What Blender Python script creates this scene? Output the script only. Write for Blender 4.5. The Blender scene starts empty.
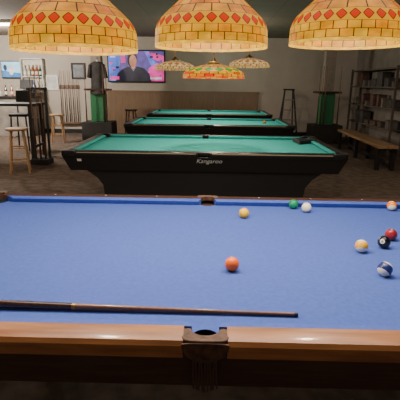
import bpy, bmesh, math, random
from mathutils import Vector, Matrix, Euler
random.seed(7)
C = bpy.context.scene.collection
R = math.radians
PI = math.pi
# ---------------------------------------------------------------- camera
F = 431.0
CAMZ = 1.48
cam_d = bpy.data.cameras.new('camera'); cam = bpy.data.objects.new('camera', cam_d); C.objects.link(cam)
cam_d.sensor_width = 36; cam_d.lens = 36*F/400
cam_d.clip_start = 0.01
cam.location = (0, 0, CAMZ)
cam_rot = Matrix.Rotation(R(1.06), 3, 'Z') @ Matrix.Rotation(R(90-15.1), 3, 'X') @ Matrix.Rotation(R(0.7), 3, 'Z')
cam.rotation_euler = cam_rot.to_euler()
bpy.context.scene.camera = cam
def ray(px, py):
    return cam_rot @ Vector(((px-200)/F, (200-py)/F, -1))
def P(px, py, D):            # point of the room at depth D
    d = ray(px, py); t = D/d.y
    return Vector((d.x*t, D, CAMZ+d.z*t))
def G(px, py, z):            # point of the room at height z
    d = ray(px, py); t = (z-CAMZ)/d.z
    return Vector((d.x*t, d.y*t, z))
# ---------------------------------------------------------------- materials
def mat(name, col, rough=0.5, metal=0.0, var=0.12, scale=20.0, emit=None, es=0.0, coat=0.0, stretch=(1,1,1), bump=0.0, spec=0.5):
    m = bpy.data.materials.new(name); m.use_nodes = True
    nt = m.node_tree; b = nt.nodes['Principled BSDF']
    tc = nt.nodes.new('ShaderNodeTexCoord'); mp = nt.nodes.new('ShaderNodeMapping'); mp.inputs['Scale'].default_value = stretch
    n = nt.nodes.new('ShaderNodeTexNoise'); n.inputs['Scale'].default_value = scale; n.inputs['Detail'].default_value = 4
    r = nt.nodes.new('ShaderNodeValToRGB')
    c = col
    r.color_ramp.elements[0].position = 0.3; r.color_ramp.elements[1].position = 0.7
    r.color_ramp.elements[0].color = (c[0]*(1-var), c[1]*(1-var), c[2]*(1-var), 1)
    r.color_ramp.elements[1].color = (min(1, c[0]*(1+var)), min(1, c[1]*(1+var)), min(1, c[2]*(1+var)), 1)
    L = nt.links.new
    L(tc.outputs['Object'], mp.inputs['Vector']); L(mp.outputs[0], n.inputs['Vector']); L(n.outputs['Fac'], r.inputs[0]); L(r.outputs[0], b.inputs['Base Color'])
    b.inputs['Roughness'].default_value = rough; b.inputs['Metallic'].default_value = metal
    b.inputs['Coat Weight'].default_value = coat; b.inputs['Coat Roughness'].default_value = 0.1
    b.inputs['Specular IOR Level'].default_value = spec
    if emit is not None:
        if es <= 2 and var > 0.2: L(r.outputs[0], b.inputs['Emission Color'])
        else: b.inputs['Emission Color'].default_value = (*emit, 1)
        b.inputs['Emission Strength'].default_value = es
    if bump:
        bp = nt.nodes.new('ShaderNodeBump'); bp.inputs['Strength'].default_value = bump; bp.inputs['Distance'].default_value = 0.01
        L(n.outputs['Fac'], bp.inputs['Height']); L(bp.outputs[0], b.inputs['Normal'])
    return m
LEAD = (0.035, 0.008, 0.001)
def dim_base(nt, L, b, col_out, k=0.05):
    d = nt.nodes.new('ShaderNodeMix'); d.data_type = 'RGBA'; d.blend_type = 'MULTIPLY'; d.inputs['Factor'].default_value = 1
    d.inputs['B'].default_value = (k, k, k, 1); L(col_out, d.inputs['A']); L(d.outputs['Result'], b.inputs['Base Color'])
    b.inputs['Specular IOR Level'].default_value = 0.05
def tile_glass(name, c1, c2, es, mortar=0.07, lead=LEAD, offset=0.5, nscale=1.1):
    m = bpy.data.materials.new(name); m.use_nodes = True
    nt = m.node_tree; b = nt.nodes['Principled BSDF']; L = nt.links.new
    uv = nt.nodes.new('ShaderNodeUVMap'); br = nt.nodes.new('ShaderNodeTexBrick')
    br.offset = offset; br.inputs['Scale'].default_value = 1; br.inputs['Brick Width'].default_value = 1; br.inputs['Row Height'].default_value = 1
    br.inputs['Mortar Size'].default_value = mortar; br.inputs['Mortar Smooth'].default_value = 0.2
    br.inputs['Color1'].default_value = (*c1, 1); br.inputs['Color2'].default_value = (*c2, 1); br.inputs['Mortar'].default_value = (*lead, 1)
    n = nt.nodes.new('ShaderNodeTexNoise'); n.inputs['Scale'].default_value = nscale; n.inputs['Detail'].default_value = 3
    mr = nt.nodes.new('ShaderNodeMapRange'); mr.inputs['From Min'].default_value = 0.3; mr.inputs['From Max'].default_value = 0.7; mr.inputs['To Min'].default_value = 0.6; mr.inputs['To Max'].default_value = 1.3
    mx = nt.nodes.new('ShaderNodeMix'); mx.data_type = 'RGBA'; mx.blend_type = 'MULTIPLY'; mx.inputs['Factor'].default_value = 1
    L(uv.outputs[0], br.inputs['Vector']); L(uv.outputs[0], n.inputs['Vector']); L(n.outputs['Fac'], mr.inputs['Value'])
    L(br.outputs['Color'], mx.inputs['A']); L(mr.outputs[0], mx.inputs['B'])
    dim_base(nt, L, b, mx.outputs['Result']); L(mx.outputs['Result'], b.inputs['Emission Color'])
    b.inputs['Emission Strength'].default_value = es; b.inputs['Roughness'].default_value = 0.5
    return m
def diamond_glass(name, inner, outer, es, power=1.15, size=0.66):
    m = bpy.data.materials.new(name); m.use_nodes = True
    nt = m.node_tree; b = nt.nodes['Principled BSDF']; L = nt.links.new
    def mth(op, a, bb=None):
        k = nt.nodes.new('ShaderNodeMath'); k.operation = op
        for i, v in enumerate((a, bb)):
            if v is None: continue
            if isinstance(v, (int, float)): k.inputs[i].default_value = v
            else: L(v, k.inputs[i])
        return k.outputs[0]
    uv = nt.nodes.new('ShaderNodeUVMap'); sp = nt.nodes.new('ShaderNodeSeparateXYZ'); L(uv.outputs[0], sp.inputs[0])
    u, v = sp.outputs[0], sp.outputs[1]
    row = mth('FLOOR', v); uu = mth('ADD', u, mth('MULTIPLY', row, 0.5))
    fx = mth('ABSOLUTE', mth('SUBTRACT', mth('FRACT', uu), 0.5)); fy = mth('ABSOLUTE', mth('SUBTRACT', mth('FRACT', v), 0.5))
    ax = mth('POWER', mth('DIVIDE', fx, 0.5), power); ay = mth('POWER', mth('DIVIDE', fy, 0.5), power)
    d = mth('ADD', ax, ay)
    r = nt.nodes.new('ShaderNodeValToRGB'); L(d, r.inputs[0])
    e = r.color_ramp.elements
    lead = LEAD
    e[0].position = 0.0; e[0].color = (*inner, 1); e[1].position = 1.0; e[1].color = (*outer, 1)
    for p, c in ((size, inner), (size+0.08, lead), (size+0.15, lead), (size+0.22, outer)):
        k = e.new(p); k.color = (*c, 1)
    dim_base(nt, L, b, r.outputs[0]); L(r.outputs[0], b.inputs['Emission Color'])
    b.inputs['Emission Strength'].default_value = es; b.inputs['Roughness'].default_value = 0.5
    return m
def wood(name, c1, c2, rough=0.35, stretch=(1.5, 18, 18), coat=0.3, spec=0.5):
    m = mat(name, c1, rough, 0, 0, 4, stretch=stretch, coat=coat, spec=spec)
    r = [n for n in m.node_tree.nodes if n.type == 'VALTORGB'][0]
    r.color_ramp.elements[0].color = (*c1, 1); r.color_ramp.elements[1].color = (*c2, 1)
    return m
def ball_mat(name, col, stripe=False):
    m = bpy.data.materials.new(name); m.use_nodes = True
    nt = m.node_tree; b = nt.nodes['Principled BSDF']; L = nt.links.new
    tc = nt.nodes.new('ShaderNodeTexCoord'); sp = nt.nodes.new('ShaderNodeSeparateXYZ'); L(tc.outputs['Object'], sp.inputs[0])
    ab = nt.nodes.new('ShaderNodeMath'); ab.operation = 'ABSOLUTE'; L(sp.outputs[2], ab.inputs[0])
    lt = nt.nodes.new('ShaderNodeMath'); lt.operation = 'LESS_THAN'; L(ab.outputs[0], lt.inputs[0]); lt.inputs[1].default_value = 0.0145 if stripe else 1
    mx = nt.nodes.new('ShaderNodeMix'); mx.data_type = 'RGBA'; L(lt.outputs[0], mx.inputs['Factor'])
    mx.inputs['A'].default_value = (0.85, 0.78, 0.6, 1); mx.inputs['B'].default_value = (*col, 1)
    L(mx.outputs['Result'], b.inputs['Base Color'])
    b.inputs['Roughness'].default_value = 0.12; b.inputs['Coat Weight'].default_value = 0.3
    return m
# ---------------------------------------------------------------- mesh builder
class MB:
    def __init__(s): s.bm = bmesh.new(); s.uv = None
    def face(s, vs, m=0):
        try:
            f = s.bm.faces.new(vs); f.material_index = m; return f
        except ValueError: return None
    def box(s, c, d, m=0, rot=None, top=(1, 1)):
        q = []
        for z in (-1, 1):
            k = top if z > 0 else (1, 1)
            for x, y in ((-1, -1), (1, -1), (1, 1), (-1, 1)):
                v = Vector((x*d[0]/2*k[0], y*d[1]/2*k[1], z*d[2]/2))
                if rot is not None: v = rot @ v
                q.append(s.bm.verts.new(v+Vector(c)))
        for i in ((3, 2, 1, 0), (4, 5, 6, 7), (0, 1, 5, 4), (1, 2, 6, 5), (2, 3, 7, 6), (3, 0, 4, 7)):
            s.face([q[j] for j in i], m)
        return s
    def prism(s, pts, z0, z1, m=0, xf=None, side=None):
        xf = xf or (lambda p: p)
        a = [s.bm.verts.new(xf(Vector((x, y, z0)))) for x, y in pts]
        b = [s.bm.verts.new(xf(Vector((x, y, z1)))) for x, y in pts]
        s.face(a[::-1], m); s.face(b, m)
        n = len(pts)
        for i in range(n): s.face([a[i], a[(i+1) % n], b[(i+1) % n], b[i]], m if side is None else side)
        return s
    def loft(s, rings, m=0):       # list of equal point rings, capped
        rr = [[s.bm.verts.new(p) for p in r] for r in rings]
        n = len(rr[0])
        for a, b in zip(rr, rr[1:]):
            for i in range(n): s.face([a[i], a[(i+1) % n], b[(i+1) % n], b[i]], m)
        s.face(rr[0][::-1], m); s.face(rr[-1], m)
        return s
    def cyl(s, p0, p1, r0, r1=None, n=12, m=0):
        p0 = Vector(p0); p1 = Vector(p1); r1 = r0 if r1 is None else r1
        d = (p1-p0).normalized(); q = d.to_track_quat('Z', 'Y').to_matrix()
        rings = []
        for p, r in ((p0, r0), (p1, r1)):
            rings.append([p+q @ Vector((r*math.cos(2*PI*i/n), r*math.sin(2*PI*i/n), 0)) for i in range(n)])
        return s.loft(rings, m)
    def lathe(s, prof, n=32, c=(0, 0, 0), m=0, uv=None, caps=False):
        c = Vector(c); rings = []
        for r, z in prof: rings.append([s.bm.verts.new(c+Vector((r*math.cos(2*PI*i/n), r*math.sin(2*PI*i/n), z))) for i in range(n)])
        lay = s.bm.loops.layers.uv.verify() if uv else None
        if uv:
            ln = [0]
            for (r0, z0), (r1, z1) in zip(prof, prof[1:]): ln.append(ln[-1]+math.hypot(r1-r0, z1-z0))
        for k in range(len(rings)-1):
            a, b = rings[k], rings[k+1]
            for i in range(n):
                f = s.face([a[i], a[(i+1) % n], b[(i+1) % n], b[i]], m)
                if uv and f:
                    us = (i/n, (i+1)/n, (i+1)/n, i/n); vs = (ln[k], ln[k], ln[k+1], ln[k+1])
                    for l, uu, vv in zip(f.loops, us, vs): l[lay].uv = (uu*uv[0], vv/ln[-1]*uv[1])
        if caps: s.face(rings[0][::-1], m); s.face(rings[-1], m)
        return s
    def sphere(s, c, r, n=24, m=0, sc=(1, 1, 1)):
        k = bmesh.ops.create_uvsphere(s.bm, u_segments=n, v_segments=n//2, radius=r)
        for v in k['verts']: v.co = Vector((v.co.x*sc[0], v.co.y*sc[1], v.co.z*sc[2]))+Vector(c)
        for v in k['verts']:
            for f in v.link_faces: f.material_index = m
        return s
    def build(s, name, mats, parent=None, loc=(0, 0, 0), rot=None, bevel=0, smooth=35, fix=True):
        if fix: bmesh.ops.recalc_face_normals(s.bm, faces=s.bm.faces[:])
        me = bpy.data.meshes.new(name); s.bm.to_mesh(me); s.bm.free()
        if not isinstance(mats, (list, tuple)): mats = [mats]
        for m in mats: me.materials.append(m)
        for p in me.polygons: p.use_smooth = True
        try: me.set_sharp_from_angle(angle=R(smooth))
        except Exception: pass
        o = bpy.data.objects.new(name, me); C.objects.link(o); o.location = loc
        if rot: o.rotation_euler = rot
        if parent: o.parent = parent
        if bevel:
            b = o.modifiers.new('bevel', 'BEVEL'); b.width = bevel; b.segments = 2; b.limit_method = 'ANGLE'
        return o
def tag(o, label, cat, group=None):
    o['label'] = label; o['category'] = cat
    if group: o['group'] = group
    return o
def thing(name, label, cat, loc=(0, 0, 0), rz=0, group=None):
    o = bpy.data.objects.new(name, None); C.objects.link(o); o.location = loc; o.rotation_euler = (0, 0, rz); o.empty_display_size = 0.1
    return tag(o, label, cat, group)
def struct(o): o['kind'] = 'structure'; return o
def dup(root, loc, rot=None, label=None):
    r = root.copy(); C.objects.link(r); r.location = loc
    if rot: r.rotation_euler = rot
    if label: r['label'] = label
    for ch in list(root.children):
        c = ch.copy(); C.objects.link(c); c.parent = r
        for g in list(ch.children):
            d = g.copy(); C.objects.link(d); d.parent = c
    return r
# palettes
M = dict(
    blue=mat('blue_cloth', (0.070, 0.116, 0.40), 0.95, var=0.08, scale=60, spec=0.1),
    green=mat('green_cloth', (0.042, 0.35, 0.305), 0.95, var=0.08, scale=60, spec=0.1),
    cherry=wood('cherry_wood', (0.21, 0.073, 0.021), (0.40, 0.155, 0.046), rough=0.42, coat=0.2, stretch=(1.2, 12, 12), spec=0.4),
    darkwood=wood('dark_cherry_wood', (0.028, 0.012, 0.008), (0.05, 0.021, 0.012), rough=0.45, coat=0.1),
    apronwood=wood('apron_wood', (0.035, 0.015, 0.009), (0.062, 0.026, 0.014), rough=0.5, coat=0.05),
    farwood=wood('shaded_cherry_wood', (0.05, 0.020, 0.011), (0.085, 0.034, 0.018), rough=0.9, coat=0.0, spec=0.1),  # same cherry darkened, the far rail's shade put into the colour
    leather=mat('brown_leather', (0.085, 0.039, 0.021), 0.65, var=0.45, scale=50, bump=0.3, spec=0.3),
    blackin=mat('pocket_black', (0.004, 0.004, 0.005), 0.8),
    sight=mat('pearl_sight', (0.55, 0.5, 0.4), 0.3),
    black=mat('black_laminate', (0.009, 0.009, 0.010), 0.35, var=0.05, coat=0.2),
    blackm=mat('black_matte', (0.010, 0.010, 0.011), 0.6),
    edgesheen=mat('painted_rail_sheen', (0.33, 0.27, 0.17), 0.3, var=0.1),  # lamp reflection on the glossy black rail edge, painted as a pale strip
    white=mat('white_paint', (0.7, 0.68, 0.62), 0.6),
    brass=mat('aged_brass', (0.45, 0.25, 0.07), 0.35, 1.0),
    steel=mat('grey_steel', (0.25, 0.25, 0.26), 0.4, 0.9),
    oak=wood('light_oak', (0.38, 0.21, 0.095), (0.52, 0.31, 0.15), stretch=(6, 6, 1)),
    rackwood=wood('rack_wood', (0.13, 0.075, 0.045), (0.19, 0.11, 0.065), stretch=(6, 6, 1)),
    brown=wood('brown_bench_wood', (0.29, 0.175, 0.09), (0.41, 0.25, 0.135), stretch=(10, 1, 10)),
    greenpaint=mat('green_paint', (0.03, 0.18, 0.07), 0.5),
    bulb=mat('bulb_glow', (1, 0.8, 0.5), 0.4, emit=(1, 0.78, 0.45), es=6),
)
# ---------------------------------------------------------------- room
fl = struct(MB().box((-2, 6, -0.05), (13, 16, 0.1)).build('floor', mat('carpet', (0.130, 0.097, 0.077), 0.95, var=0.32, scale=9, bump=0.3, spec=0.1)))
def ceil_mat():
    m = bpy.data.materials.new('ceiling_tile'); m.use_nodes = True
    nt = m.node_tree; b = nt.nodes['Principled BSDF']; L = nt.links.new
    tc = nt.nodes.new('ShaderNodeTexCoord'); br = nt.nodes.new('ShaderNodeTexBrick'); br.offset = 0
    br.inputs['Scale'].default_value = 1; br.inputs['Brick Width'].default_value = 1.2; br.inputs['Row Height'].default_value = 0.6; br.inputs['Mortar Size'].default_value = 0.012
    br.inputs['Color1'].default_value = (0.23, 0.185, 0.14, 1); br.inputs['Color2'].default_value = (0.21, 0.17, 0.13, 1); br.inputs['Mortar'].default_value = (0.18, 0.145, 0.11, 1)
    L(tc.outputs['Object'], br.inputs['Vector']); L(br.outputs['Color'], b.inputs['Base Color']); b.inputs['Roughness'].default_value = 0.95
    return m
CEIL = 2.75; BACK = 13.0; LEFT = -7.6; RIGHT = 4.2
struct(MB().box((-2, 6, CEIL+0.05), (13, 16, 0.1)).build('ceiling', ceil_mat()))
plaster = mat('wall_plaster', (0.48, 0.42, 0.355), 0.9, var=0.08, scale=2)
struct(MB().box((-2, BACK+0.05, CEIL/2), (13, 0.1, CEIL)).build('wall_back', plaster))
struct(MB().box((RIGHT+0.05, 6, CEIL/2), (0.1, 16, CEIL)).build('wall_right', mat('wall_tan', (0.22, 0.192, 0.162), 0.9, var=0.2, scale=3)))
struct(MB().box((LEFT-0.05, 6, CEIL/2), (0.1, 16, CEIL)).build('wall_left', plaster))
# panelled wainscot on the back wall
a = P(107, 91, BACK-0.04); b_ = P(258, 91, BACK-0.04)
w = MB()
n = 7
for i in range(n):
    x0 = a.x+(b_.x-a.x)*i/n; x1 = a.x+(b_.x-a.x)*(i+1)/n
    w.box(((x0+x1)/2, BACK-0.025, a.z/2), ((x1-x0)-0.004, 0.05, a.z-0.02))
w.box(((a.x+b_.x)/2, BACK-0.035, a.z), (b_.x-a.x+0.04, 0.07, 0.05))
struct(w.build('trim_1', wood('wainscot_wood', (0.21, 0.13, 0.075), (0.26, 0.165, 0.097), rough=0.5, stretch=(8, 8, 1))))
struct(MB().box((-2, BACK-0.01, 0.06), (11.2, 0.02, 0.12)).build('baseboard_back', M['blackm']))
struct(MB().box((RIGHT-0.01, 6, 0.06), (0.02, 13.8, 0.12)).build('baseboard_right', M['blackm']))
# ---------------------------------------------------------------- pool tables
ZR = 0.80; ZB = 0.763
def arc(cx, cy, r, a0, a1, n=10, ry=None):
    ry = r if ry is None else ry
    return [(cx+r*math.cos(R(a0+(a1-a0)*i/n)), cy+ry*math.sin(R(a0+(a1-a0)*i/n))) for i in range(n+1)]
def pool_table(name_label, near, cx, hx, hy, rw, cu, cloth, rail, farrail, apron, pocketm, style):
    HX, HY = hx+cu+rw, hy+cu+rw
    cy = near+HY
    t = thing('pool_table', name_label, 'pool table', (cx, cy, 0))
    yc = hy+0.05
    nry = 0.056 if style == 'wood' else 0.045
    def corner(sx, sy): return [(sx*x, sy*y) for x, y in arc(hx+0.03, hy+0.03, 0.06, 160.5, 289.5)]
    def side(sy): return [(x, sy*y) for x, y in arc(0, yc, 0.046, 180, 360, ry=nry)]
    o = []
    o += side(-1); o += corner(1, -1); o += corner(1, 1)[::-1]; o += side(1)[::-1]; o += corner(-1, 1); o += corner(-1, -1)[::-1]
    MB().prism(o, ZB-0.045, ZB-0.0002, side=1).build('bed', [cloth, M['blackin']], t)
    def cushion(x0n, x1n, x0b, x1b, xf):
        rings = []
        for k in (0, 1):
            xn = (x0n, x1n)[k]; xb = (x0b, x1b)[k]
            rings.append([xf(xb, cu, ZR-0.002), xf(xn, 0.003, ZR-0.006), xf(xn, 0.0, ZR-0.011), xf(xn+(xb-xn)*0.3, 0.014, ZB+0.002), xf(xb, cu, ZB+0.002)])
        MB().loft(rings).build('cushion', cloth, t, smooth=30)
    for sy in (-1, 1):
        for sx in (-1, 1):
            f = lambda x, d, z, sx=sx, sy=sy: Vector((sx*x, sy*(hy+d), z))
            cushion(0.052, hx-0.075, 0.040, hx-0.028, f)
    for sx in (-1, 1):
        f = lambda y, d, z, sx=sx: Vector((sx*(hx+d), y, z))
        cushion(-hy+0.075, hy-0.075, -hy+0.028, hy-0.028, f)
    rd = 0.055
    def rail_piece(u0, u1, xf, sights, rm):
        prof = [(0, ZB+0.001), (0, ZR), (rw-0.03, ZR+0.001), (rw-0.010, ZR-0.004), (rw-0.001, ZR-0.016), (rw, ZR-0.03), (rw-0.005, ZR-rd), (0.022, ZR-rd), (0.022, ZB+0.001)]
        m = MB(); m.loft([[xf(u, d, z) for d, z in prof] for u in (u0, u1)])
        if style == 'black':
            m.loft([[xf(u, d, z) for d, z in ((rw, ZR-0.018), (rw+0.003, ZR-0.018), (rw+0.003, ZR-0.010), (rw-0.004, ZR-0.008))] for u in (u0+0.02, u1-0.02)], 2)
        for s in sights:
            c = xf(s, rw*0.42, ZR+0.0016)
            vs = [m.bm.verts.new(c+Vector((0.006*math.cos(k*PI/4), 0.006*math.sin(k*PI/4), 0))) for k in range(8)]
            m.face(vs, 1)
        m.build('rail', [rm, M['sight'], M['edgesheen']], t, smooth=25)
    for sy in (-1, 1):
        for sx in (-1, 1):
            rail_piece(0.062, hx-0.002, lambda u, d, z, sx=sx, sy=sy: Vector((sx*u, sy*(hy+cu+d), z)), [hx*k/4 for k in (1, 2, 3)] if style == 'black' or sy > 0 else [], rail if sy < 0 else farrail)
    for sx in (-1, 1):
        rail_piece(-hy+0.003, hy-0.003, lambda u, d, z, sx=sx: Vector((sx*(hx+cu+d), u, z)), [hy*k/2 for k in (-1, 0, 1)], rail)
    for sy in (-1, 1):
        side_poly = [(0.050, hy+0.046), (0.064, hy+0.052), (0.067, HY-0.022), (0.06, HY-0.008), (0.045, HY-0.002), (0, HY), (-0.045, HY-0.002), (-0.06, HY-0.008), (-0.067, HY-0.022), (-0.064, hy+0.052), (-0.050, hy+0.046)]+arc(0, yc, 0.041, 180, 0, 12, ry=0.034)
        p = MB().prism([(x, sy*y) for x, y in side_poly], ZR-0.028, ZR+0.0005).build('side_pocket', pocketm, t, bevel=0.003)
        MB().lathe([(0.058, ZB-0.008), (0.052, 0.70), (0.03, 0.645), (0.004, 0.63)], 24, (0, sy*(yc-0.010), 0)).build('pocket_cup', M['blackin'], p)
        if style == 'wood':
            sh = [(-0.066, ZR-0.008)]+[(0.066*math.cos(R(a)), ZR-0.014+0.052*math.sin(R(a))) for a in range(180, 361, 15)]+[(0.066, ZR-0.008), (0.04, ZR-0.005), (0, ZR-0.004), (-0.04, ZR-0.005)]
            MB().prism(sh, HY-0.004, HY+0.003, xf=lambda q, sy=sy: Vector((q.x, sy*q.z, q.y))).build('leather_shield', pocketm, p, bevel=0.002)
            fr = MB()
            for k in range(9):
                x = -0.032+0.008*k; zt = ZR-0.052-0.012*(1-abs(x)/0.035)
                fr.box((x, sy*(HY+0.0015), zt-0.045), (0.0055, 0.004, 0.10), rot=Matrix.Rotation(R(random.uniform(-3, 3)), 3, 'Y'))
            fr.build('fringe', M['apronwood'], p)
        for sx in (-1, 1):
            poly = [(HX+0.003, hy-0.003), (HX+0.003, HY-0.05), (HX-0.012, HY-0.017), (HX-0.045, HY+0.003), (hx-0.002, HY+0.003)]+arc(hx+0.03, hy+0.03, 0.057, 120, -30, 10)
            p = MB().prism([(sx*x, sy*y) for x, y in poly], ZR-0.055, ZR+0.005).build('corner_pocket', pocketm, t, bevel=0.005)
            MB().lathe([(0.059, ZR-0.012), (0.057, 0.70), (0.035, 0.645), (0.004, 0.63)], 24, (sx*(hx+0.03), sy*(hy+0.03), 0)).build('pocket_cup', M['blackin'], p)
    zt, zb = ZR-0.052, (0.625 if style == 'wood' else 0.585)
    ins = 0.012; tap = 0.03 if style == 'wood' else 0.065
    def board(pos, lim):
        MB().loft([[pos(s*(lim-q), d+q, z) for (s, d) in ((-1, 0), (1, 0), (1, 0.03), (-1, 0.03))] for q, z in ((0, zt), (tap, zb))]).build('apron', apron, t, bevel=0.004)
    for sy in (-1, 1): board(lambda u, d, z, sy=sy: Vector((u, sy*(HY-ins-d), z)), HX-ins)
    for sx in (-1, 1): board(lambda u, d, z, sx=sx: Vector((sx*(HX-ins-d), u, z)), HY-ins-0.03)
    if style == 'wood':
        MB().box((0, 0, 0.63), (2.2, 1.0, 0.14)).build('underframe', M['darkwood'], t)
        for sx in (-1, 1):
            for sy in (-1, 1):
                MB().lathe([(0.06, 0), (0.075, 0.03), (0.06, 0.08), (0.045, 0.14), (0.07, 0.26), (0.09, 0.38), (0.07, 0.46), (0.095, 0.5), (0.1, 0.565)], 24, (sx*1.0, sy*0.42, 0), caps=True).build('leg', M['darkwood'], t)
    else:
        # solid broad base set back under the apron, low arch near the floor
        o = [(-1.26, 0.587), (-1.14, 0.50), (-1.08, 0.42), (-1.05, 0.2), (-1.05, 0), (-0.5, 0), (-0.46, 0.14), (-0.3, 0.26), (0, 0.31), (0.3, 0.26), (0.46, 0.14), (0.5, 0), (1.05, 0), (1.05, 0.2), (1.08, 0.42), (1.14, 0.50), (1.26, 0.587)]
        MB().prism(o, -(HY-0.12), HY-0.12, xf=lambda q: Vector((q.x, q.z, q.y))).build('pedestal_base', apron, t, bevel=0.01)
        MB().box((0, 0, 0.65), (2*HX-0.4, 2*HY-0.4, 0.12)).build('cabinet', apron, t)
    return t, HY-ins, (tap/(zt-zb)), zt
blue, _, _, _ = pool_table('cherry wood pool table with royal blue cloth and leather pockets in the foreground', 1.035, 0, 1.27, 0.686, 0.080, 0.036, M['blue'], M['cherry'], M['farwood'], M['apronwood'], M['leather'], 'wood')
far_nose = blue.location.y+0.686
T1, fy, sl, zt_ = pool_table('nearest black pool table with green cloth, white script lettering on its side', 4.36, -0.045, 1.33, 0.665, 0.10, 0.05, M['green'], M['black'], M['black'], M['black'], M['black'], 'black')
T2, _, _, _ = pool_table('black pool table with green cloth, the middle of the three behind each other', 7.45, 0, 1.33, 0.665, 0.10, 0.05, M['green'], M['black'], M['black'], M['black'], M['black'], 'black')
T3, _, _, _ = pool_table('black pool table with green cloth, farthest one, closest to the panelled wall', 10.2, 0, 1.33, 0.665, 0.10, 0.05, M['green'], M['black'], M['black'], M['black'], M['black'], 'black')
def text_mesh(s, size, extrude=0.001, shear=0.0, off=0.0):
    cu = bpy.data.curves.new('lettering', 'FONT'); cu.body = s; cu.size = size; cu.extrude = extrude; cu.align_x = 'CENTER'; cu.align_y = 'CENTER'; cu.shear = shear; cu.offset = off
    o = bpy.data.objects.new('tmp_text', cu); C.objects.link(o)
    dg = bpy.context.evaluated_depsgraph_get(); me = bpy.data.meshes.new_from_object(o.evaluated_get(dg))
    bpy.data.objects.remove(o); bpy.data.curves.remove(cu)
    return me
me = text_mesh('Kangaroo', 0.068, shear=0.3); me.materials.append(mat('white_lettering', (0.5, 0.5, 0.48), 0.5))
tx = bpy.data.objects.new('lettering', me); C.objects.link(tx); tx.parent = T1
def on_apron(px, py, off=0.003):
    q = P(px, py, 4.36+0.02)
    return (q.x-T1.location.x, -(fy-sl*(zt_-q.z))-off, q.z)
tx.location = on_apron(209, 161.5)
tx.rotation_euler = (PI/2+math.atan(sl), 0, 0); tx['label'] = 'white script lettering on the black side board'
pl = MB().box((0, 0, 0), (0.045, 0.028, 0.002)).build('side_plate', M['white'], T1, on_apron(79, 160, 0.002), (PI/2+math.atan(sl), 0, 0)); pl['label'] = 'small white plate'
# ---------------------------------------------------------------- balls
BR = 0.0286
def ball(px, py, col, stripe, label, rot=(0, 0, 0), number=None, zc=ZB+BR, ballcat='billiard ball', name='billiard_ball'):
    g = G(px, py, zc); yn = min(g.y, far_nose-BR-0.002); g.x *= yn/g.y; g.y = yn
    o = MB().sphere((0, 0, 0), BR, 32).build(name, ball_mat(name+'_paint', col, stripe), None, g, rot, smooth=180)
    tag(o, label, ballcat)
    if number:
        d = (cam.location-Vector(g)).normalized()
        d = (d+Vector((number[1], 0, number[2]))).normalized()
        sm = MB(); rings = []
        for k in range(4):
            th = R(22)*k/3
            rings.append([Vector((math.sin(th)*math.cos(2*PI*i/20), math.sin(th)*math.sin(2*PI*i/20), math.cos(th)))*(BR+0.0003) for i in range(20)])
        vs = [[sm.bm.verts.new(p) for p in r] for r in rings[1:]]
        c0 = sm.bm.verts.new((0, 0, BR+0.0003))
        for i in range(20):
            sm.face([c0, vs[0][i], vs[0][(i+1) % 20]])
            for k in range(2): sm.face([vs[k][i], vs[k+1][i], vs[k+1][(i+1) % 20], vs[k][(i+1) % 20]])
        s = sm.build('number_spot', M['white'], o)
        q = d.to_track_quat('Z', 'Y').to_matrix()
        loc = o.rotation_euler.to_matrix().inverted() @ q
        s.rotation_euler = loc.to_euler()
        tm = text_mesh(number[0], 0.017, 0.0003); tm.materials.append(M['blackm'])
        tt = bpy.data.objects.new('number', tm); C.objects.link(tt); tt.parent = s; tt.location = (0, 0, BR+0.0006)
    return o
ball(232, 264, (0.95, 0.15, 0.016), False, 'plain orange red ball alone in the middle of the blue cloth')
ball(244, 213, (0.9, 0.48, 0.015), False, 'yellow ball on blue cloth near the far side pocket')
ball(293.5, 202.5, (0.005, 0.24, 0.08), False, 'green ball near the far cushion left of the white ball')
ball(306.5, 207.5, (0.88, 0.78, 0.55), False, 'plain white cue ball on the blue cloth', name='cue_ball')
ball(392, 204, (0.95, 0.25, 0.004), True, 'orange and white striped ball near the far cushion at far right', rot=(R(-50), R(15), 0))
ball(361.5, 246, (0.9, 0.44, 0.02), True, 'yellow and white striped ball left of the black ball', rot=(R(-36), R(12), 0))
ball(391, 234.5, (0.30, 0.016, 0.02), False, 'dark red ball just behind the black ball')
ball(384, 242, (0.006, 0.006, 0.008), False, 'black ball with a small white number spot', number=('8', -0.35, 0.1))
ball(385, 269, (0.02, 0.03, 0.16), True, 'white ball with dark blue stripe, nearest of the right hand cluster', rot=(R(-15), R(50), R(20)))
tag(MB().sphere((0, 0, 0), BR, 20).build('billiard_ball', ball_mat('orange_ball', (0.9, 0.2, 0.015)), None, (1.05, 8.3, ZB+BR), smooth=180), 'orange ball left on the green cloth of the middle table', 'billiard ball')
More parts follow.
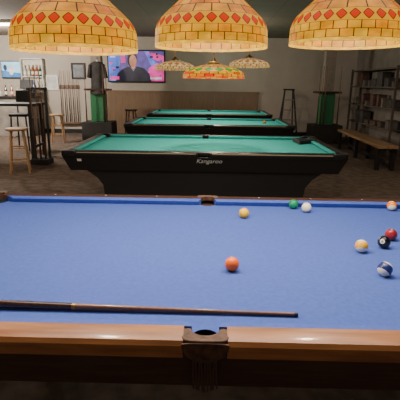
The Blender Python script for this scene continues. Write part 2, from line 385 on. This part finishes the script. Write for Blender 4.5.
# ---------------------------------------------------------------- cue on the blue table
cue_butt = wood('cue_dark_butt', (0.03, 0.012, 0.008), (0.07, 0.025, 0.012), rough=0.25)
cue_shaft = wood('cue_maple', (0.14, 0.055, 0.028), (0.21, 0.085, 0.045), rough=0.3)
def cue(label, group=None):
    t = thing('pool_cue', label, 'pool cue', group=group)   # butt at the origin, pointing along +Z
    rr = lambda z: 0.0185-(0.0185-0.0064)*min(1, z/1.25)
    def seg(z0, z1, nm, m):
        MB().cyl((0, 0, z0), (0, 0, z1), rr(z0), rr(z1), 16).build(nm, m, t)
    seg(0, 0.03, 'bumper', M['blackm']); seg(0.03, 0.74, 'butt', cue_butt); seg(0.74, 0.752, 'joint_ring', M['brass'])
    seg(0.752, 1.25, 'shaft', cue_shaft); seg(1.25, 1.458, 'ferrule', cue_shaft); seg(1.458, 1.47, 'tip', M['blackm'])
    return t
cu = cue('pool cue lying along the blue cloth beside the near cushion')
tip = G(298, 314, ZB+0.009); far = G(0, 303.5, ZB+0.016)
dv = (far-tip); dv.z = 0; dv.normalize()
butt = tip+dv*1.47; butt.z = ZB+0.019; tipp = Vector((tip.x, tip.y, ZB+0.0069))
cu.location = butt; cu.rotation_euler = (tipp-butt).to_track_quat('Z', 'Y').to_euler()
# ---------------------------------------------------------------- ball triangle on the nearest green table
rk = MB()
sd = 0.30; pts = [Vector((0, sd*0.58, 0)), Vector((-sd/2, -sd*0.29, 0)), Vector((sd/2, -sd*0.29, 0))]
for i in range(3):
    p, q = pts[i], pts[(i+1) % 3]; d = (q-p).normalized()
    rk.box((p+q)/2, ((q-p).length+0.01, 0.018, 0.05), rot=Matrix.Rotation(math.atan2(d.y, d.x), 3, 'Z'))
g = G(303, 143, ZB)
tag(rk.build('ball_rack', M['blackm'], None, (g.x, g.y, ZB+0.0255), (0, 0, R(35)), bevel=0.006), 'black triangular ball rack lying on green cloth of nearest green table', 'ball rack')
# ---------------------------------------------------------------- stained glass lamps
amber = tile_glass('amber_tile_glass', (1.0, 0.41, 0.013), (0.92, 0.21, 0.001), 0.84, mortar=0.04, nscale=0.9)
amber_low = tile_glass('amber_skirt_glass', (1.0, 0.48, 0.020), (1.0, 0.31, 0.004), 0.98, mortar=0.04, nscale=0.6)
rimg = tile_glass('amber_rim_glass', (1.0, 0.54, 0.04), (1.0, 0.48, 0.03), 1.2, mortar=0.0, offset=0)
scal = diamond_glass('diamond_glass', (0.88, 0.040, 0.001), (1.0, 0.44, 0.015), 0.85)
def tiffany(label, loc, s=1.0, group=None, power=0, mats=None, shape='dome'):
    am, al, rg, sc = mats or (amber, amber_low, rimg, scal)
    t = thing('stained_glass_lamp', label, 'hanging lamp', loc, 0, group)
    S = lambda pr: [(r*s, z*s) for r, z in pr]
    if shape == 'dome':
        prof_rm = [(0.232, 0.0), (0.232, 0.012)]
        prof_sk = [(0.232, 0.012), (0.231, 0.042), (0.229, 0.068)]
        prof_sc = [(0.229, 0.068), (0.221, 0.090), (0.205, 0.112)]
        prof_cr = [(0.205, 0.112), (0.172, 0.143), (0.134, 0.177), (0.09, 0.210), (0.065, 0.226), (0.05, 0.232)]
        nsc, ncr = 1, (18, 4)
    else:
        prof_rm = [(0.231, 0.0), (0.230, 0.011)]
        prof_sk = [(0.230, 0.011), (0.226, 0.030), (0.214, 0.046)]
        prof_sc = [(0.214, 0.046), (0.195, 0.060), (0.165, 0.073)]
        prof_cr = [(0.165, 0.073), (0.13, 0.083), (0.095, 0.092), (0.06, 0.100), (0.04, 0.104)]
        nsc, ncr = 1, (16, 3)
    zt = prof_cr[-1][1]
    MB().lathe(S(prof_rm), 72, uv=(36, 1)).build('rim', rg, t)
    MB().lathe(S(prof_sk), 72, uv=(30, 2) if shape == 'dome' else (22, 2)).build('skirt', al, t)
    MB().lathe(S(prof_sc), 72, uv=(30 if shape == 'dome' else 16, nsc)).build('diamond_band', sc, t)
    MB().lathe(S(prof_cr), 72, uv=ncr).build('crown', am, t)
    MB().lathe(S([(0.055, zt-0.006), (0.05, zt+0.008), (0.02, zt+0.02), (0.008, zt+0.04)]), 24, caps=True).build('cap', M['brass'], t)
    ch = MB(); z = zt*s+0.04*s; top = CEIL-loc[2]; k = 0
    ch.cyl((0, 0, z-0.01), (0, 0, top), 0.004, n=8)
    while z < top-0.03:
        ch.box((0, 0, z+0.015), (0.016 if k % 2 else 0.006, 0.006 if k % 2 else 0.016, 0.026)); z += 0.03; k += 1
    ch.lathe([(0.06, top-0.02), (0.06, top)], 20, caps=True)
    ch.build('chain', M['brass'], t)
    bz = 0.15 if shape == 'dome' else 0.06
    MB().cyl((0, 0, zt*s-0.005), (0, 0, (bz+0.015)*s), 0.014, n=12).build('socket', M['blackm'], t)
    MB().sphere((0, 0, bz*s), 0.028, 20).build('bulb', M['bulb'] if power else M['white'], t)
    if power:
        ld = bpy.data.lights.new('bulb_light', 'POINT'); ld.energy = power; ld.color = (1, 0.90, 0.76); ld.shadow_soft_size = 0.04
        lo = bpy.data.objects.new('bulb_light', ld); C.objects.link(lo); lo.parent = t; lo.location = (0, 0, (bz-0.075)*s if shape == 'dome' else 0.005)
    return t
gl = 'lamps over the blue table'
def at(px, py, D): p = P(px, py, D); return (p.x, p.y, p.z)
PW = 33
tiffany('left one of three amber stained glass lamps over the blue table', at(76, 51.5, 1.66), 0.97, gl, PW)
tiffany('middle one of three amber stained glass lamps over the blue table', at(211, 48, 1.80), 0.95, gl, PW)
tiffany('right one of three amber stained glass lamps over the blue table', at(347, 45.5, 1.84), 0.99, gl, PW)
# lamps further back
far_mats = (tile_glass('cream_crown_glass', (0.9, 0.46, 0.09), (0.8, 0.30, 0.04), 0.85), tile_glass('red_gold_skirt_glass', (1.0, 0.48, 0.02), (0.95, 0.008, 0.003), 1.1, mortar=0.05),
            tile_glass('red_rim_glass', (0.95, 0.008, 0.003), (1.0, 0.45, 0.03), 1.1, mortar=0.03), diamond_glass('green_diamond_glass', (0.015, 0.40, 0.025), (1.0, 0.45, 0.03), 1.05, size=0.74))
tan_mats = (tile_glass('tan_crown_glass', (0.66, 0.44, 0.20), (0.52, 0.29, 0.11), 0.82), tile_glass('tan_skirt_glass', (0.9, 0.58, 0.22), (0.65, 0.34, 0.10), 0.92),
            tile_glass('tan_rim_glass', (0.6, 0.32, 0.10), (0.82, 0.52, 0.19), 0.9), diamond_glass('tan_diamond_glass', (0.5, 0.12, 0.03), (0.85, 0.56, 0.22), 0.9))
tiffany('lit lamp with red and gold coloured edge above nearest green table', at(213.5, 78.5, 4.95), 1.48, None, 26, far_mats, 'cone')
tiffany('tan patterned lamp hanging beside the television, left of the lit lamp', at(175, 70, 5.9), 1.15, None, 4, tan_mats, 'cone')
tiffany('tan patterned lamp hanging right of the small lit lamp with red edge', at(249, 67.5, 5.9), 1.15, None, 4, tan_mats, 'cone')
# ---------------------------------------------------------------- television on the back wall
p0 = P(108, 82, BACK-0.1); p1 = P(165, 50, BACK-0.1)
cx, cz = (p0.x+p1.x)/2, (p0.z+p1.z)/2; tw, th = p1.x-p0.x, p1.z-p0.z
tv = thing('television', 'large wall television showing a dark-clothed person against blue and magenta', 'television', (cx, BACK-0.061, cz))
MB().box((0, 0, 0), (tw, 0.05, th)).build('case', M['blackm'], tv, bevel=0.01)
MB().box((0, 0.0425, 0), (0.5, 0.035, 0.4)).build('wall_bracket', M['steel'], tv)
def emi(nm, c, e, sc=3): return mat(nm, c, 0.3, emit=c, es=e, var=0.5, scale=sc)
scr = MB()
def flat(pts, m, d):
    vs = [scr.bm.verts.new((x*tw, -0.027-d*0.0006, z*th)) for x, z in pts]; scr.face(vs, m)
def ell(x, z, rx, rz, m, d): flat([(rx*math.cos(a*PI/12)+x, rz*math.sin(a*PI/12)+z) for a in range(24)], m, d)
flat([(-.48, -.46), (.48, -.46), (.48, .46), (-.48, .46)], 0, 0)
flat([(-.48, -.46), (-.34, -.46), (-.24, .46), (-.48, .46)], 1, 1)
flat([(.14, .46), (.22, .46), (.34, .08), (.26, .02)], 1, 1)
flat([(.18, -.46), (.48, -.46), (.48, .04), (.36, .10), (.22, -.05)], 2, 1)
flat([(.22, .26), (.48, .12), (.48, .32), (.26, .42)], 2, 1)
flat([(-.26, .1), (-.18, .1), (-.2, .44), (-.27, .44)], 2, 1)
rs = random.Random(3)
for k in range(12):
    x = rs.uniform(.12, .42); z = rs.uniform(-.40, .38); a_, h_ = rs.uniform(.02, .07), rs.uniform(.03, .10)
    flat([(x, z), (x+a_, z+0.03), (x+a_*0.8, z+h_), (x-0.01, z+h_*0.8)], rs.choice((0, 1, 2, 5)), 1.5+k*0.02)
for k in range(5):
    x = rs.uniform(-.46, -.30); z = rs.uniform(-.2, .38)
    flat([(x, z), (x+.05, z+0.02), (x+.04, z+.07), (x-0.01, z+.06)], rs.choice((0, 2, 5)), 1.5+k*0.02)
X0 = -.02
flat([(x+X0, z) for x, z in [(-.34, -.46), (.28, -.46), (.24, -.22), (.16, -.07), (.05, -.01), (-.13, -.02), (-.23, -.10), (-.31, -.25)]], 5, 2)
ell(-.045+X0, .19, .085, .235, 5, 3); ell(-.034+X0, .155, .065, .19, 3, 4)
flat([(x+X0, z) for x, z in [(-.065, -.08), (.0, -.08), (-.005, .04), (-.06, .04)]], 3, 4)
flat([(x+X0, z) for x, z in [(-.085, -.02), (-.03, -.16), (.015, -.02), (.0, -.02), (-.035, -.10), (-.07, -.02)]], 6, 5)
for (x0, x1, z) in ((-.45, -.36, .30),): flat([(x0, z-.04), (x1, z-.04), (x1, z), (x0, z)], 4, 5)
flat([(-.46, -.42), (-.30, -.42), (-.30, -.32), (-.46, -.32)], 2, 5)
flat([(.24, -.40), (.44, -.40), (.44, -.34), (.24, -.34)], 4, 5)
scr.build('screen', [emi('screen_violet', (0.10, 0.07, 0.26), 1), emi('screen_blue', (0.08, 0.14, 0.5), 1.2), emi('screen_magenta', (0.75, 0.05, 0.28), 1.0), emi('screen_skin', (0.45, 0.20, 0.13), 0.9), emi('screen_white', (0.5, 0.5, 0.6), 1), emi('screen_dark', (0.02, 0.02, 0.035), 0.6), emi('screen_grey', (0.14, 0.13, 0.17), 0.8)], tv, fix=False)
# second screen at the bar, far left
p0 = P(2, 78, BACK-0.08); p1 = P(20, 61, BACK-0.08)
cx, cz = (p0.x+p1.x)/2, (p0.z+p1.z)/2; tw, th = p1.x-p0.x, p1.z-p0.z
tv2 = thing('television', 'small bright blue television above the bar counter on the left', 'television', (cx, BACK-0.061, cz))
MB().box((0, 0, 0), (tw, 0.05, th)).build('case', M['blackm'], tv2, bevel=0.008)
MB().box((0, 0.0425, 0), (0.2, 0.035, 0.2)).build('wall_bracket', M['steel'], tv2)
scr = MB()
flat([(-.47, -.45), (.47, -.45), (.47, .45), (-.47, .45)], 0, 0)
flat([(-.47, -.45), (.47, -.45), (.47, -.2), (-.47, -.05)], 1, 1)
ell(.02, -.02, .12, .30, 2, 2); ell(-.28, .1, .09, .18, 3, 2)
scr.build('screen', [emi('screen_cyan', (0.25, 0.5, 0.65), 1.7), emi('screen_teal', (0.05, 0.14, 0.3), 1.5), emi('screen_pale', (0.55, 0.5, 0.46), 1), emi('screen_navy', (0.04, 0.06, 0.12), 1)], tv2, fix=False)
# ---------------------------------------------------------------- framed pictures on the back wall
def picture(x0, y0, x1, y1, fm, pm, label, D=BACK):
    a = P(x0, y1, D); b = P(x1, y0, D); w_, h_ = b.x-a.x, b.z-a.z
    t = thing('framed_picture', label, 'picture', ((a.x+b.x)/2, D-0.016, (a.z+b.z)/2))
    f = MB()
    for s in (-1, 1):
        f.box((s*(w_/2-0.025), 0, 0), (0.05, 0.03, h_)); f.box((0, 0, s*(h_/2-0.025)), (w_-0.1, 0.03, 0.05))
    f.build('frame', fm, t)
    MB().box((0, 0.004, 0), (w_-0.1, 0.016, h_-0.1)).build('print', pm, t)
picture(72, 63, 85, 79, M['blackm'], mat('print_dark', (0.14, 0.15, 0.17), 0.4, var=0.6, scale=5), 'black framed dark picture on the pale wall left of the television')
picture(47, 75, 58, 90, M['white'], mat('print_pale', (0.55, 0.55, 0.52), 0.5, var=0.3, scale=6), 'white framed paper notice on the pale wall beside the bar')
# ---------------------------------------------------------------- columns with plinths
plinthm = mat('plinth_dark', (0.022, 0.019, 0.017), 0.7, var=0.3, scale=5)
def column(cx, cy, label):
    t = thing('support_column', label, 'column', (cx, cy, 0))
    MB().box((0, 0, 0.235), (0.80, 0.68, 0.47), top=(0.98, 0.98)).build('plinth', plinthm, t, bevel=0.01)
    MB().box((0, 0, 0.87), (0.36, 0.3, 0.8)).build('green_sleeve', M['greenpaint'], t, bevel=0.01)
    MB().box((0, 0, (1.27+CEIL)/2), (0.26, 0.24, CEIL-1.27)).build('shaft', mat('column_grey', (0.32, 0.27, 0.22), 0.8), t)
    MB().box((0, 0, 1.30), (0.62, 0.5, 0.05)).build('rack_collar', M['darkwood'], t, bevel=0.005)
    return t
CY = 11.7
LCX = P(100, 130, CY).x; RCX = P(324, 130, CY).x
column(LCX, CY, 'column with green sleeve and black plinth, left of the green tables')
column(RCX, CY, 'column with green sleeve and black plinth, right of the green tables')
proto = cue('brown pool cue standing upright on the left column plinth', 'cues standing on the left column plinth')
spots = [(-0.26, -0.29), (0.2, -0.29), (0.28, -0.28)]
for i, (dx, dy) in enumerate(spots):
    loc = (LCX+dx, CY+dy, 0.472)
    if i == 0: proto.location = loc; o = proto
    else: o = dup(proto, loc)
for i, (dx, dy) in enumerate([(-0.28, -0.29), (-0.2, -0.28), (0.24, -0.29), (-0.12, -0.29)]):
    o = dup(proto, (RCX+dx, CY+dy, 0.472), None, 'brown pool cue standing upright on the right column plinth'); o['group'] = 'cues standing on the right column plinth'
# dark shirt hanging from the left column
cp = P(97, 76, CY-0.22)
sh = thing('hanging_shirt', 'dark shirt on a hanger hooked to the left column, beside the television', 'shirt', (cp.x, CY-0.19, cp.z))
rings = []
for z, wx, wy in ((0.36, 0.06, 0.035), (0.34, 0.12, 0.04), (0.29, 0.20, 0.05), (0.2, 0.19, 0.055), (0.0, 0.16, 0.05), (-0.25, 0.17, 0.05), (-0.46, 0.19, 0.055)):
    rings.append([Vector((wx*math.cos(2*PI*i/24)*(1+0.04*math.sin(5*i)), wy*math.sin(2*PI*i/24)*(1+0.25*math.sin(7*i)), z)) for i in range(24)])
cloth_black = mat('black_cotton', (0.042, 0.038, 0.035), 0.9, var=0.4, scale=8)
MB().loft(rings).build('shirt_body', cloth_black, sh, smooth=60)
for s in (-1, 1):
    MB().cyl((s*0.165, 0, 0.27), (s*0.215, 0, -0.05), 0.05, 0.06, 16).build('sleeve', cloth_black, sh)
hk = MB(); hp = [(0, 0, 0.36), (0, 0, 0.43), (0.02, 0.03, 0.455), (0.0, 0.065, 0.445)]
for p_, q_ in zip(hp, hp[1:]): hk.cyl(p_, q_, 0.006, n=8)
hk.build('hanger_hook', M['steel'], sh)
# wall cue rack, left of the column
def wall_rack(px0, px1, label):
    a = P(px0, 100, BACK); b = P(px1, 100, BACK); w_ = b.x-a.x
    t = thing('cue_rack', label, 'cue rack', ((a.x+b.x)/2, BACK, 0))
    MB().box((0, -0.061, 0.30), (w_, 0.12, 0.05)).build('lower_shelf', M['rackwood'], t, bevel=0.005)
    MB().box((0, -0.021, 1.35), (w_, 0.04, 0.10)).build('upper_rail', M['rackwood'], t, bevel=0.005)
    return (a.x+b.x)/2, w_
cx, w_ = wall_rack(60, 80, 'wooden wall cue rack left of the left column')
for i in range(5):
    o = dup(proto, (cx-w_/2+w_*(i+0.5)/5, BACK-0.07, 0.327), None, 'pool cue standing in the wooden wall rack'); o['group'] = 'cues in the wall rack'
# free standing black cue stand near the bar table
X = P(42, 160, 7.9).x
st = thing('cue_stand', 'tall narrow black cue stand beside the bar table', 'cue stand', (X, 7.9, 0))
MB().box((0, 0, 0.05), (0.34, 0.30, 0.1)).build('base', M['blackm'], st, bevel=0.01)
for s in (-1, 1): MB().box((s*0.14, 0.05, 0.72), (0.035, 0.035, 1.25)).build('post', M['blackm'], st)
MB().box((0, 0.05, 1.36), (0.34, 0.10, 0.04)).build('top_rail', M['blackm'], st, bevel=0.005)
for i in range(3):
    o = dup(proto, (X-0.09+0.09*i, 7.9-0.035, 0.102), None, 'pool cue standing in the tall black stand'); o['group'] = 'cues in the tall black stand'
# ---------------------------------------------------------------- bar stools, bar table, high chair
def stool(label, loc, m, rz=0, h=0.76):
    t = thing('bar_stool', label, 'bar stool', loc, rz)
    MB().lathe([(0.0005, h-0.04), (0.16, h-0.04), (0.18, h-0.02), (0.175, h), (0.0005, h-0.006)], 32).build('seat', m, t)
    for k in range(4):
        a_ = PI/4+k*PI/2
        MB().cyl((0.13*math.cos(a_), 0.13*math.sin(a_), h-0.035), (0.21*math.cos(a_), 0.21*math.sin(a_), 0), 0.018, 0.016, 10).build('leg', m, t)
    for hh, q in ((0.2, 0.185), (0.42, 0.162)):
        for k in range(4):
            a0 = PI/4+k*PI/2; a1 = a0+PI/2
            MB().cyl((q*math.cos(a0), q*math.sin(a0), hh), (q*math.cos(a1), q*math.sin(a1), hh), 0.011, n=8).build('rung', m, t)
    return t
g = G(21, 172, 0)
stool('light wooden bar stool standing in front of the dark bar table', (g.x, g.y, 0), M['oak'], R(20), 0.74)
stool('light wooden bar stool left of the left column plinth, near the cue stand', (LCX-0.86, 10.9, 0), M['oak'], R(10), 0.70)
stool('dark wooden bar stool between the left column and the panelled wall', (LCX+0.75, 12.3, 0), M['darkwood'], R(30))
bt = thing('bar_table', 'dark high bar table at the far left with wooden stool before it', 'table', (-3.98, 8.6, 0))
MB().box((0, 0, 1.05), (1.25, 0.7, 0.05)).build('tabletop', M['blackm'], bt, bevel=0.01)
for sx in (-1, 1):
    for sy in (-1, 1): MB().box((sx*0.56, sy*0.28, 0.5125), (0.07, 0.07, 1.025)).build('leg', M['blackm'], bt, bevel=0.005)
    MB().box((sx*0.56, 0, 0.25), (0.04, 0.5, 0.05)).build('footrail', M['blackm'], bt)
hc = thing('bar_chair', 'black bar chair with upright back behind the bar table', 'bar chair', (-4.15, 9.6, 0))
MB().box((0, 0, 0.77), (0.40, 0.40, 0.06)).build('seat', M['blackm'], hc, bevel=0.015)
MB().box((0, 0.19, 1.14), (0.36, 0.04, 0.32), top=(0.9, 1)).build('backrest', M['blackm'], hc, bevel=0.015)
for sx in (-1, 1):
    MB().cyl((sx*0.15, 0.19, 0.75), (sx*0.15, 0.19, 1.02), 0.015).build('back_post', M['blackm'], hc)
    for sy in (-1, 1): MB().cyl((sx*0.16, sy*0.16, 0.75), (sx*0.2, sy*0.2, 0), 0.018).build('leg', M['blackm'], hc)
    MB().cyl((sx*0.185, -0.185, 0.28), (sx*0.185, 0.185, 0.28), 0.011).build('rung', M['blackm'], hc)
# bar counter, back shelf and bottles
bc = thing('bar_counter', 'grey bar counter with black top against the back wall at the far left', 'bar counter', (-6.1, 12.3, 0))
MB().box((0, 0, 0.52), (2.4, 0.6, 1.04)).build('body', mat('counter_grey', (0.24, 0.215, 0.19), 0.6, var=0.3, scale=4), bc)
MB().box((0, 0, 1.06), (2.5, 0.72, 0.04)).build('worktop', M['blackm'], bc, bevel=0.008)
a = P(25, 92, BACK); b = P(44, 60, BACK)
bs_x, bs_w = (a.x+b.x)/2, b.x-a.x
bs = thing('bottle_shelf', 'white wall shelf full of bottles behind the bar counter', 'wall shelf', (bs_x, BACK, 0))
MB().box((0, -0.011, (a.z+b.z)/2), (bs_w, 0.02, b.z-a.z+0.04)).build('back_panel', mat('shelf_backing', (0.62, 0.58, 0.5), 0.6), bs)
zs = [a.z, a.z+(b.z-a.z)*0.48, b.z+0.02]
for z in zs: MB().box((0, -0.10, z), (bs_w, 0.16, 0.025)).build('shelf', M['white'], bs)
for s in (-1, 1): MB().box((s*(bs_w/2-0.012), -0.09, (a.z+b.z)/2), (0.024, 0.18, b.z-a.z+0.06)).build('side', M['white'], bs)
cols = [('dark green', (0.02, 0.08, 0.03)), ('amber', (0.22, 0.09, 0.02)), ('clear', (0.5, 0.48, 0.45)), ('dark brown', (0.05, 0.03, 0.02)), ('red', (0.35, 0.05, 0.03)), ('pale', (0.45, 0.4, 0.3)), ('blue', (0.05, 0.12, 0.3))]
bmats = [mat('bottle_glass', c, 0.1) for _, c in cols]
def bottle(i, loc, label, group, s=1.0):
    t = thing('bottle', label, 'bottle', loc, group=group)
    MB().lathe([(0.0005, 0), (0.038*s, 0), (0.04*s, 0.02), (0.04*s, 0.17*s), (0.016*s, 0.22*s), (0.014*s, 0.29*s), (0.0005, 0.29*s)], 16).build('glass', bmats[i], t)
    MB().lathe([(0.0405*s, 0.05), (0.0405*s, 0.13*s)], 16).build('paper_label', M['white'], t)
    MB().cyl((0, 0, 0.288*s), (0, 0, 0.305*s), 0.016).build('cap', M['brass'], t)
where = ['far left', 'second from the left', 'third from the left', 'fourth from the left', 'second from the right', 'rightmost']
for i in range(6):
    bottle(i, (-6.2+0.17*i, 12.30, 1.081), cols[i][0]+' bottle on the bar counter, '+where[i]+' in the row', 'bottles on the bar counter')
for r_ in (0, 1):
    for k in range(5):
        ci = (k*3+r_*2) % 7
        wk = ['far left', 'second from the left', 'in the middle', 'second from the right', 'rightmost'][k]
        bottle(ci, (bs_x-bs_w/2+0.04+(bs_w-0.08)*(k+0.5)/5, BACK-0.10, zs[r_]+0.0135), f'{cols[ci][0]} bottle on the {["lower","upper"][r_]} wall shelf, {wk} of its row', 'bottles on the wall shelf', 1.05)
# dark till on the counter
tl_ = thing('cash_register', 'black cash register with tilted screen on the bar counter', 'cash register', (-5.08, 12.25, 1.081))
MB().box((0, 0, 0.06), (0.36, 0.36, 0.12)).build('drawer_base', M['blackm'], tl_, bevel=0.008)
MB().box((0, 0.08, 0.17), (0.08, 0.08, 0.12)).build('stand', M['blackm'], tl_)
MB().box((0, 0.02, 0.33), (0.36, 0.03, 0.26), rot=Matrix.Rotation(R(-15), 3, 'X')).build('screen_panel', M['blackm'], tl_, bevel=0.006)
# ---------------------------------------------------------------- bench on the right
b0 = G(389, 146.5, 0.45); b1 = G(345, 129.5, 0.45)
dv = Vector((b1.x-b0.x, b1.y-b0.y, 0)); ln = dv.length
be = thing('bench', 'long backless wooden bench with dark legs along the right wall', 'bench', ((b0.x+b1.x)/2, (b0.y+b1.y)/2, 0), math.atan2(-dv.x, dv.y))
for s in (-1, 1): MB().box((s*0.09, 0, 0.43), (0.17, ln, 0.055)).build('seat_plank', M['brown'], be, bevel=0.006)
for k in range(3):
    y = -ln/2+0.12+(ln-0.24)*k/2
    for s in (-1, 1): MB().box((s*0.13, y, 0.19), (0.07, 0.08, 0.38)).build('leg', M['blackm'], be)
    MB().box((0, y, 0.39), (0.30, 0.06, 0.025)).build('crosspiece', M['blackm'], be)
MB().box((0, 0, 0.15), (0.05, ln-0.3, 0.06)).build('stretcher', M['blackm'], be)
# ---------------------------------------------------------------- step ladder
LY = 12.45
q0 = P(280, 100, LY); q1 = P(297, 100, LY); lx = (q0.x+q1.x)/2
topz = P(288, 90, LY).z
la = thing('step_ladder', 'dark grey folding step ladder standing near the back wall', 'step ladder', (lx, LY, 0))
for s in (-1, 1):
    MB().cyl((s*0.12, 0, topz), (s*0.25, -0.32, 0.0), 0.022, n=8).build('front_rail', M['blackm'], la)
    MB().cyl((s*0.11, 0.04, topz), (s*0.22, 0.34, 0.0), 0.018, n=8).build('rear_leg', M['blackm'], la)
for k in range(4):
    f = 0.2+0.2*k
    MB().box((0, -0.32*(1-f), topz*f), (2*(0.25-0.13*f), 0.09, 0.025)).build('step', M['steel'], la)
MB().box((0, 0.02, topz+0.01), (0.3, 0.16, 0.04)).build('top_cap', M['blackm'], la, bevel=0.006)
# ---------------------------------------------------------------- shelving on the right wall
shelfm = mat('shelf_brown', (0.135, 0.115, 0.097), 0.9, spec=0.1)
SY = 10.9
su = thing('shelf_unit', 'brown grey open shelving with clutter against the right wall', 'shelving', (RIGHT-0.17, SY, 0))
SL = 2.9
for z in (0.55, 1.0, 1.45, 1.85): MB().box((0, 0, z), (0.30, SL, 0.03)).build('shelf', shelfm, su)
for s in (-1, 1): MB().box((-0.125, s*(SL/2+0.015), 0.95), (0.05, 0.03, 1.9)).build('upright', shelfm, su)
for s in (-1, 1): MB().box((0.125, s*(SL/2+0.015), 0.95), (0.05, 0.03, 1.9)).build('upright', shelfm, su)
bcols = [('brown', (0.12, 0.092, 0.072)), ('grey', (0.135, 0.12, 0.11)), ('cream', (0.185, 0.162, 0.135)), ('dark grey', (0.075, 0.068, 0.063)), ('dull red', (0.14, 0.082, 0.065))]
sn = {0: 'lower', 1: 'middle', 2: 'top'}
k = 0
for si, z in enumerate((0.5655, 1.0155, 1.4655)):
    y = -1.36
    j = 0
    while y < 1.05:
        wd = random.uniform(0.10, 0.40); hh = random.uniform(0.08, 0.36); nmc, cc = bcols[random.randrange(5)]
        if j == 0: lab = f'{nmc} box nearest the bench on the {sn[si]} shelf'
        else: lab = f'{nmc} box on the {sn[si]} shelf, {["","second","third","fourth","fifth","sixth","seventh","eighth","ninth","tenth","eleventh","twelfth"][j]} from the bench end'
        t = thing('storage_box', lab, 'box', (RIGHT-0.19, SY+y+wd/2, z), R(random.uniform(-8, 8)), group='boxes on the right wall shelves')
        MB().box((0, 0, hh/2-0.015), (0.2, wd, hh-0.03)).build('carton', mat('box_'+nmc.replace(' ', '_'), cc, 0.8, var=0.3, scale=9), t, bevel=0.004)
        MB().box((0, 0, hh-0.018), (0.21, wd+0.008, 0.036)).build('lid', mat('lid_'+nmc.replace(' ', '_'), tuple(v*0.8 for v in cc), 0.8), t, bevel=0.004)
        y += wd+random.uniform(0.07, 0.25); k += 1; j += 1
# ---------------------------------------------------------------- bright ceiling light at the far left
g = P(4, 37, 10.0)
cl = thing('ceiling_light', 'bright white rectangular ceiling light at the far left', 'ceiling light', (g.x-0.2, 10.0, CEIL))
MB().box((0, 0, -0.031), (1.2, 0.4, 0.06)).build('housing', M['white'], cl)
MB().box((0, 0, -0.068), (1.1, 0.34, 0.016)).build('diffuser', mat('diffuser', (1, 0.95, 0.85), 0.5, emit=(1, 0.93, 0.8), es=14), cl)
# ---------------------------------------------------------------- lights
def spot(loc, e, ang, col=(1, 0.92, 0.80), blend=1.0, r=0.1):
    d = bpy.data.lights.new('cloth_fill_spot', 'SPOT'); d.energy = e; d.spot_size = R(ang); d.spot_blend = blend; d.color = col; d.shadow_soft_size = r  # added spot without a fixture, brightens the green cloth
    o = bpy.data.objects.new('cloth_fill_spot', d); C.objects.link(o); o.location = loc
spot((0, 5.1, 2.7), 150, 95)
spot((0, 8.24, 2.7), 250, 95)
spot((0, 10.99, 2.7), 230, 95)
def pt(loc, e, col=(1, 0.83, 0.64), r=0.12):
    d = bpy.data.lights.new('room_fill', 'POINT'); d.energy = e; d.color = col; d.shadow_soft_size = r  # added fill point, no lamp body, lifts the room brightness
    o = bpy.data.objects.new('room_fill', d); C.objects.link(o); o.location = loc
pt((-5.3, 10.3, 2.3), 380, (1, 0.92, 0.82))
pt((-3.6, 6.0, 2.4), 90)
pt((2.6, 6.0, 2.3), 34)
pt((0.2, 9.9, 2.2), 48)
ad = bpy.data.lights.new('overhead_fill', 'AREA'); ad.shape = 'RECTANGLE'; ad.size = 3.0; ad.size_y = 1.5; ad.energy = 74; ad.color = (1, 0.93, 0.84)  # added overhead fill above the blue table, not a real fixture
ao = bpy.data.objects.new('overhead_fill', ad); C.objects.link(ao); ao.location = (0, 1.9, 2.7)
w = bpy.data.worlds.new('world'); bpy.context.scene.world = w; w.use_nodes = True
bg = w.node_tree.nodes['Background']; bg.inputs[0].default_value = (0.95, 0.82, 0.68, 1); bg.inputs[1].default_value = 0.28
